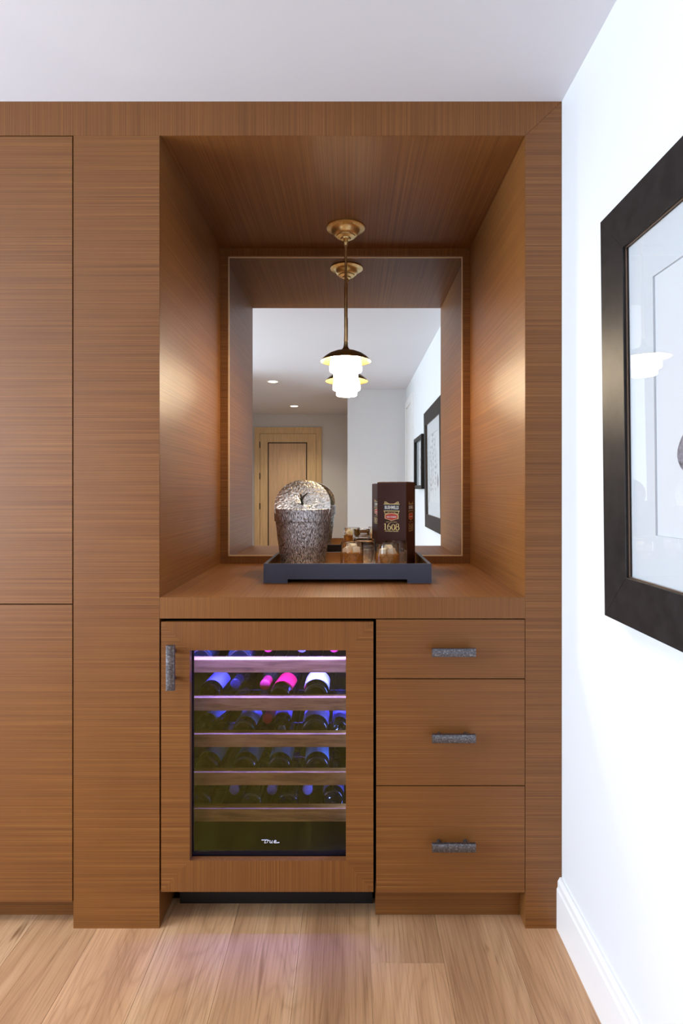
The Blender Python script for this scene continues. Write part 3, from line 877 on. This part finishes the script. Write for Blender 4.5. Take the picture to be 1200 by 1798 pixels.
for face in (0, 1, 2, 3):
    zc = .212
    # gold scrolls and plaque
    bm = BM()
    box(bm, -.0305, .0305, .0128, .0150, 0, .0002); box(bm, -.0305, .0305, -.0128, -.0104, 0, .0002)
    for s in (-1, 1):
        stroke(bm, [(s*.010, .0155), (s*.017, .0185), (s*.022, .0218), (s*.0265, .0215), (s*.0270, .0185), (s*.023, .0170), (s*.016, .0172)], [.001, .0014, .0018, .0022, .0018, .0014, .001])
        stroke(bm, [(s*.0290, -.0125), (s*.0265, -.0160), (s*.0270, -.0205), (s*.0225, -.0220), (s*.015, -.0190), (s*.008, -.0160)], [.0016, .0018, .0022, .0018, .0014, .001])
    # rim of the red plaque
    hexo = [(-.0265, -.0250), (-.012, -.0205), (0, -.0175), (.012, -.0205), (.0265, -.0250), (.0265, -.0395), (.014, -.0430), (0, -.0475), (-.014, -.0430), (-.0265, -.0395)]
    prism(bm, hexo, lambda a, b: (a, b, 0), lambda a, b: (a, b, .0002))
    loc_obj('gold_ornament', on_face(bm, face, zc, .0003), GOLD, carton)
    loc_obj('banner', on_face(outline([(-.0300, -.0104), (.0300, -.0104), (.0310, 0), (.0300, .0128), (-.0300, .0128), (-.0310, 0)]), face, zc, .0003), PRBLK, carton)
    hexi = [(a*.9, (b+.0325)*.88-.0325) for a, b in hexo]
    loc_obj('red_plaque', on_face(outline(hexi), face, zc, .0006), PRRED, carton)
    bm = text_bm('BUSHMILLS', .0165, .66, .0005); bm.transform(Matrix.Translation((0, .001, 0)))
    loc_obj('brand_lettering', on_face(bm, face, zc, .0007), PRWH, carton)
    bm = text_bm('IRISH WHISKEY', .0052, 1.05, .0002); bm.transform(Matrix.Translation((0, -.0335, 0)))
    loc_obj('small_lettering', on_face(bm, face, zc, .0010), PRWH, carton)
    # 1608 in stressed serif numerals
    bm = BM(); H = .0235; y0 = -.0118
    stroke(bm, [(-.0245, y0+H*.99), (-.0245, y0)], .0036)
    stroke(bm, [(-.0290, y0+H*.86), (-.0265, y0+H*.92), (-.0240, y0+H*.99)], .0012)
    stroke(bm, [(-.0288, y0+.0006), (-.0202, y0+.0006)], .0013)
    stroke(bm, [(-.0035, y0+H*1.08), (-.0100, y0+H*.98), (-.0145, y0+H*.70), (-.0152, y0+H*.35)], [.0010, .0018, .0030, .0034])
    stroke(bm, ell(-.0095, y0+H*.31, .0058, .0072), [.0030 if abs(math.cos(R(360*i/28))) > .6 else .0014 for i in range(29)])
    stroke(bm, ell(.0068, y0+H*.44, .0062, .0102), [.0034 if abs(math.cos(R(360*i/28))) > .55 else .0013 for i in range(29)])
    stroke(bm, ell(.0225, y0+H*.27, .0062, .0064), [.0028 if abs(math.cos(R(360*i/28))) > .5 else .0015 for i in range(29)])
    stroke(bm, ell(.0225, y0+H*.76, .0050, .0052), [.0024 if abs(math.cos(R(360*i/28))) > .5 else .0014 for i in range(29)])
    loc_obj('year_numerals', on_face(bm, face, .143, .0004), GOLD, carton)
    bm = text_bm('ANNIVERSARY EDITION', .0048, 1.0, .0001); bm.transform(Matrix.Translation((0, -.0165, 0)))
    loc_obj('small_lettering', on_face(bm, face, .143, .0004), GOLD, carton)
    bm = BM()
    for k, (a, b2) in enumerate(((-.021, -.009), (-.006, .003), (.006, .021))):
        q = a
        while q < b2-.0012:
            box(bm, q, q+.0016, .0165, .0182, 0, .0002); q += .0025
    loc_obj('small_lettering', on_face(bm, face, .143, .0004), GOLD, carton)

# ------------------------------------------------------------------ framed pictures on the right wall
def frame_mat():
    m, nt, b = mat('dark_bronze_frame')
    n = noise_n(nt, mapping(nt, (1, 1, 1)).outputs[0], 30, 4, .6)
    r = ramp(nt, [(.3, (.014, .012, .012, 1)), (.7, (.024, .021, .021, 1))])
    nt.links.new(n.outputs[0], r.inputs[0]); nt.links.new(r.outputs[0], b.inputs['Base Color'])
    b.inputs['Roughness'].default_value = .45; b.inputs['Specular IOR Level'].default_value = .2
    return m
FRM = frame_mat()
FILLET = plain('bronze_fillet', (.20, .13, .09, 1), .35, .6)
PAPER = paint('mat_board', (.68, .72, .76, 1), .8)
PAPER2 = paint('art_paper', (.74, .77, .80, 1), .8)
INK = {}
def ink(name, dark, light):
    m, nt, b = mat(name)
    n = noise_n(nt, mapping(nt, (1, 1, 1)).outputs[0], 60, 5, .7)
    r = ramp(nt, [(.35, dark), (.65, light)])
    nt.links.new(n.outputs[0], r.inputs[0]); nt.links.new(r.outputs[0], b.inputs['Base Color']); b.inputs['Roughness'].default_value = .7
    return m
INKD = ink('ink_wash', (.02, .02, .03, 1), (.32, .31, .36, 1))
INKL = ink('pale_ink_wash', (.25, .25, .28, 1), (.62, .62, .66, 1))
PGLASS = pane('picture_glass', (.99, .99, .99, 1), .05)

def picture(name, label, yc, zb, wd, ht, fw, th, lean, marg, mm, art, fillet=True, deep=None, yaw=0):
    """hung on the right wall; local u runs away from the cabinet (-y), v up, d out of the wall (-x)"""
    t = thing(name, label, 'picture', (XR-.0006-abs(yaw)*wd/2, yc, zb))
    t.rotation_euler = (0, lean, yaw)
    def L(u, v, d): return (-d, -(u-wd/2), v)
    def pr(pts, d0, d1):
        bm = BM(); prism(bm, pts, lambda a, b: L(a, b, d0), lambda a, b: L(a, b, d1)); return bm
    W, Hh = wd, ht
    parts = (('stile', [(0, 0), (0, Hh), (fw, Hh-fw), (fw, fw)]), ('stile', [(W, 0), (W, Hh), (W-fw, Hh-fw), (W-fw, fw)]),
             ('rail', [(0, Hh), (W, Hh), (W-fw, Hh-fw), (fw, Hh-fw)]), ('rail', [(0, 0), (W, 0), (W-fw, fw), (fw, fw)]))
    for nm, pts in parts:
        bm = pr(pts, .001, th)
        bmesh.ops.bevel(bm, geom=[e for e in bm.edges if e.calc_length() > .1], offset=.0008, segments=1, affect='EDGES')
        loc_obj(nm, bm, FRM, t)
    gd = th-(deep or .008)
    if fillet:
        bm = BM()
        for a in ((fw, fw+.0022, fw, Hh-fw), (W-fw-.0022, W-fw, fw, Hh-fw), (fw, W-fw, fw, fw+.0022), (fw, W-fw, Hh-fw-.0022, Hh-fw)):
            prism(bm, [(a[0], a[2]), (a[1], a[2]), (a[1], a[3]), (a[0], a[3])], lambda u, v: L(u, v, gd), lambda u, v: L(u, v, gd+.002))
        loc_obj('fillet', bm, FILLET, t)
    loc_obj('glass_pane', pr([(fw, fw), (W-fw, fw), (W-fw, Hh-fw), (fw, Hh-fw)], gd-.001, gd), PGLASS, t)
    a0, a1 = fw+marg, W-fw-marg; b0, b1 = fw+mm, Hh-fw-mm
    bm = BM()
    for a in ((fw, a0, fw, Hh-fw), (a1, W-fw, fw, Hh-fw), (a0, a1, fw, b0), (a0, a1, b1, Hh-fw)):
        prism(bm, [(a[0], a[2]), (a[1], a[2]), (a[1], a[3]), (a[0], a[3])], lambda u, v: L(u, v, gd-.0085), lambda u, v: L(u, v, gd-.0045))
    loc_obj('mat_board', bm, PAPER, t)
    ap = loc_obj('artwork', pr([(a0, b0), (a1, b0), (a1, b1), (a0, b1)], gd-.0100, gd-.0087), PAPER2, t)
    bmd, bml = BM(), BM()
    def leaf(bm, u, v, ln, wdh, ang, n=10):
        pts = []
        for s in (1, -1):
            rng = range(n+1) if s > 0 else range(n-1, 0, -1)
            for i in rng:
                q = i/n; a = ln*q; b = s*wdh/2*math.sin(PI*q**.8)
                pts.append((u+a*math.cos(ang)-b*math.sin(ang), v+a*math.sin(ang)+b*math.cos(ang)))
        prism(bm, pts, lambda p, q: L(p, q, gd-.0087), lambda p, q: L(p, q, gd-.0085))
    def line(bm, pts, w_):
        for (p, q) in zip(pts, pts[1:]):
            d = Vector((q[0]-p[0], q[1]-p[1])); n_ = Vector((-d.y, d.x)).normalized()*w_/2
            prism(bm, [(p[0]+n_.x, p[1]+n_.y), (q[0]+n_.x, q[1]+n_.y), (q[0]-n_.x, q[1]-n_.y), (p[0]-n_.x, p[1]-n_.y)], lambda a, b: L(a, b, gd-.0087), lambda a, b: L(a, b, gd-.0085))
    art(leaf, line, bmd, bml)
    loc_obj('ink_drawing', bmd, INKD, ap)
    if bml.verts: loc_obj('pale_ink_drawing', bml, INKL, ap)
    else: bml.free()
    return t
def art_big(leaf, line, bd, bl):
    rr = random.Random(5)
    # a drooping dark seed head near the picture's left side, at u ~ .27
    def pod(u, v, h, wd_):
        leaf(bd, u, v, h, wd_, R(90)); leaf(bl, u, v-.012, .014, .016, R(90))
    pod(.294, .296, .100, .084)
    line(bd, [(.312, .39), (.322, .48), (.345, .56)], .003)
    for su, top in ((.40, .62), (.52, .66), (.62, .58)):
        pts = [(su+.02*math.sin(k*.9), .24+(top-.24)*k/10) for k in range(11)]
        line(bd, pts, .0035)
        for k in range(1, 11):
            u, v = pts[k]
            for s in (-1, 1):
                leaf(bd if rr.random() < .55 else bl, u, v, rr.uniform(.035, .065), rr.uniform(.010, .02), R(90-s*rr.uniform(35, 75)))
picture('framed_picture', 'large square dark framed botanical ink print hanging on the white wall', -.80, .9645, .90, .869, .098, .027, -.0112, .089, .093, art_big, yaw=.0095)
def art_small(leaf, line, bd, bl):
    line(bd, [(.26, .12), (.27, .22), (.25, .31)], .004)
    for v, a in ((.16, 40), (.19, 140), (.23, 35), (.26, 150), (.30, 80)): leaf(bd, .26, v, .06, .02, R(a))
picture('framed_picture', 'small dark deep framed print further along the white wall, seen in mirror', -1.60, 1.255, .53, .435, .030, .045, 0, .08, .07, art_small, fillet=False, deep=.02)
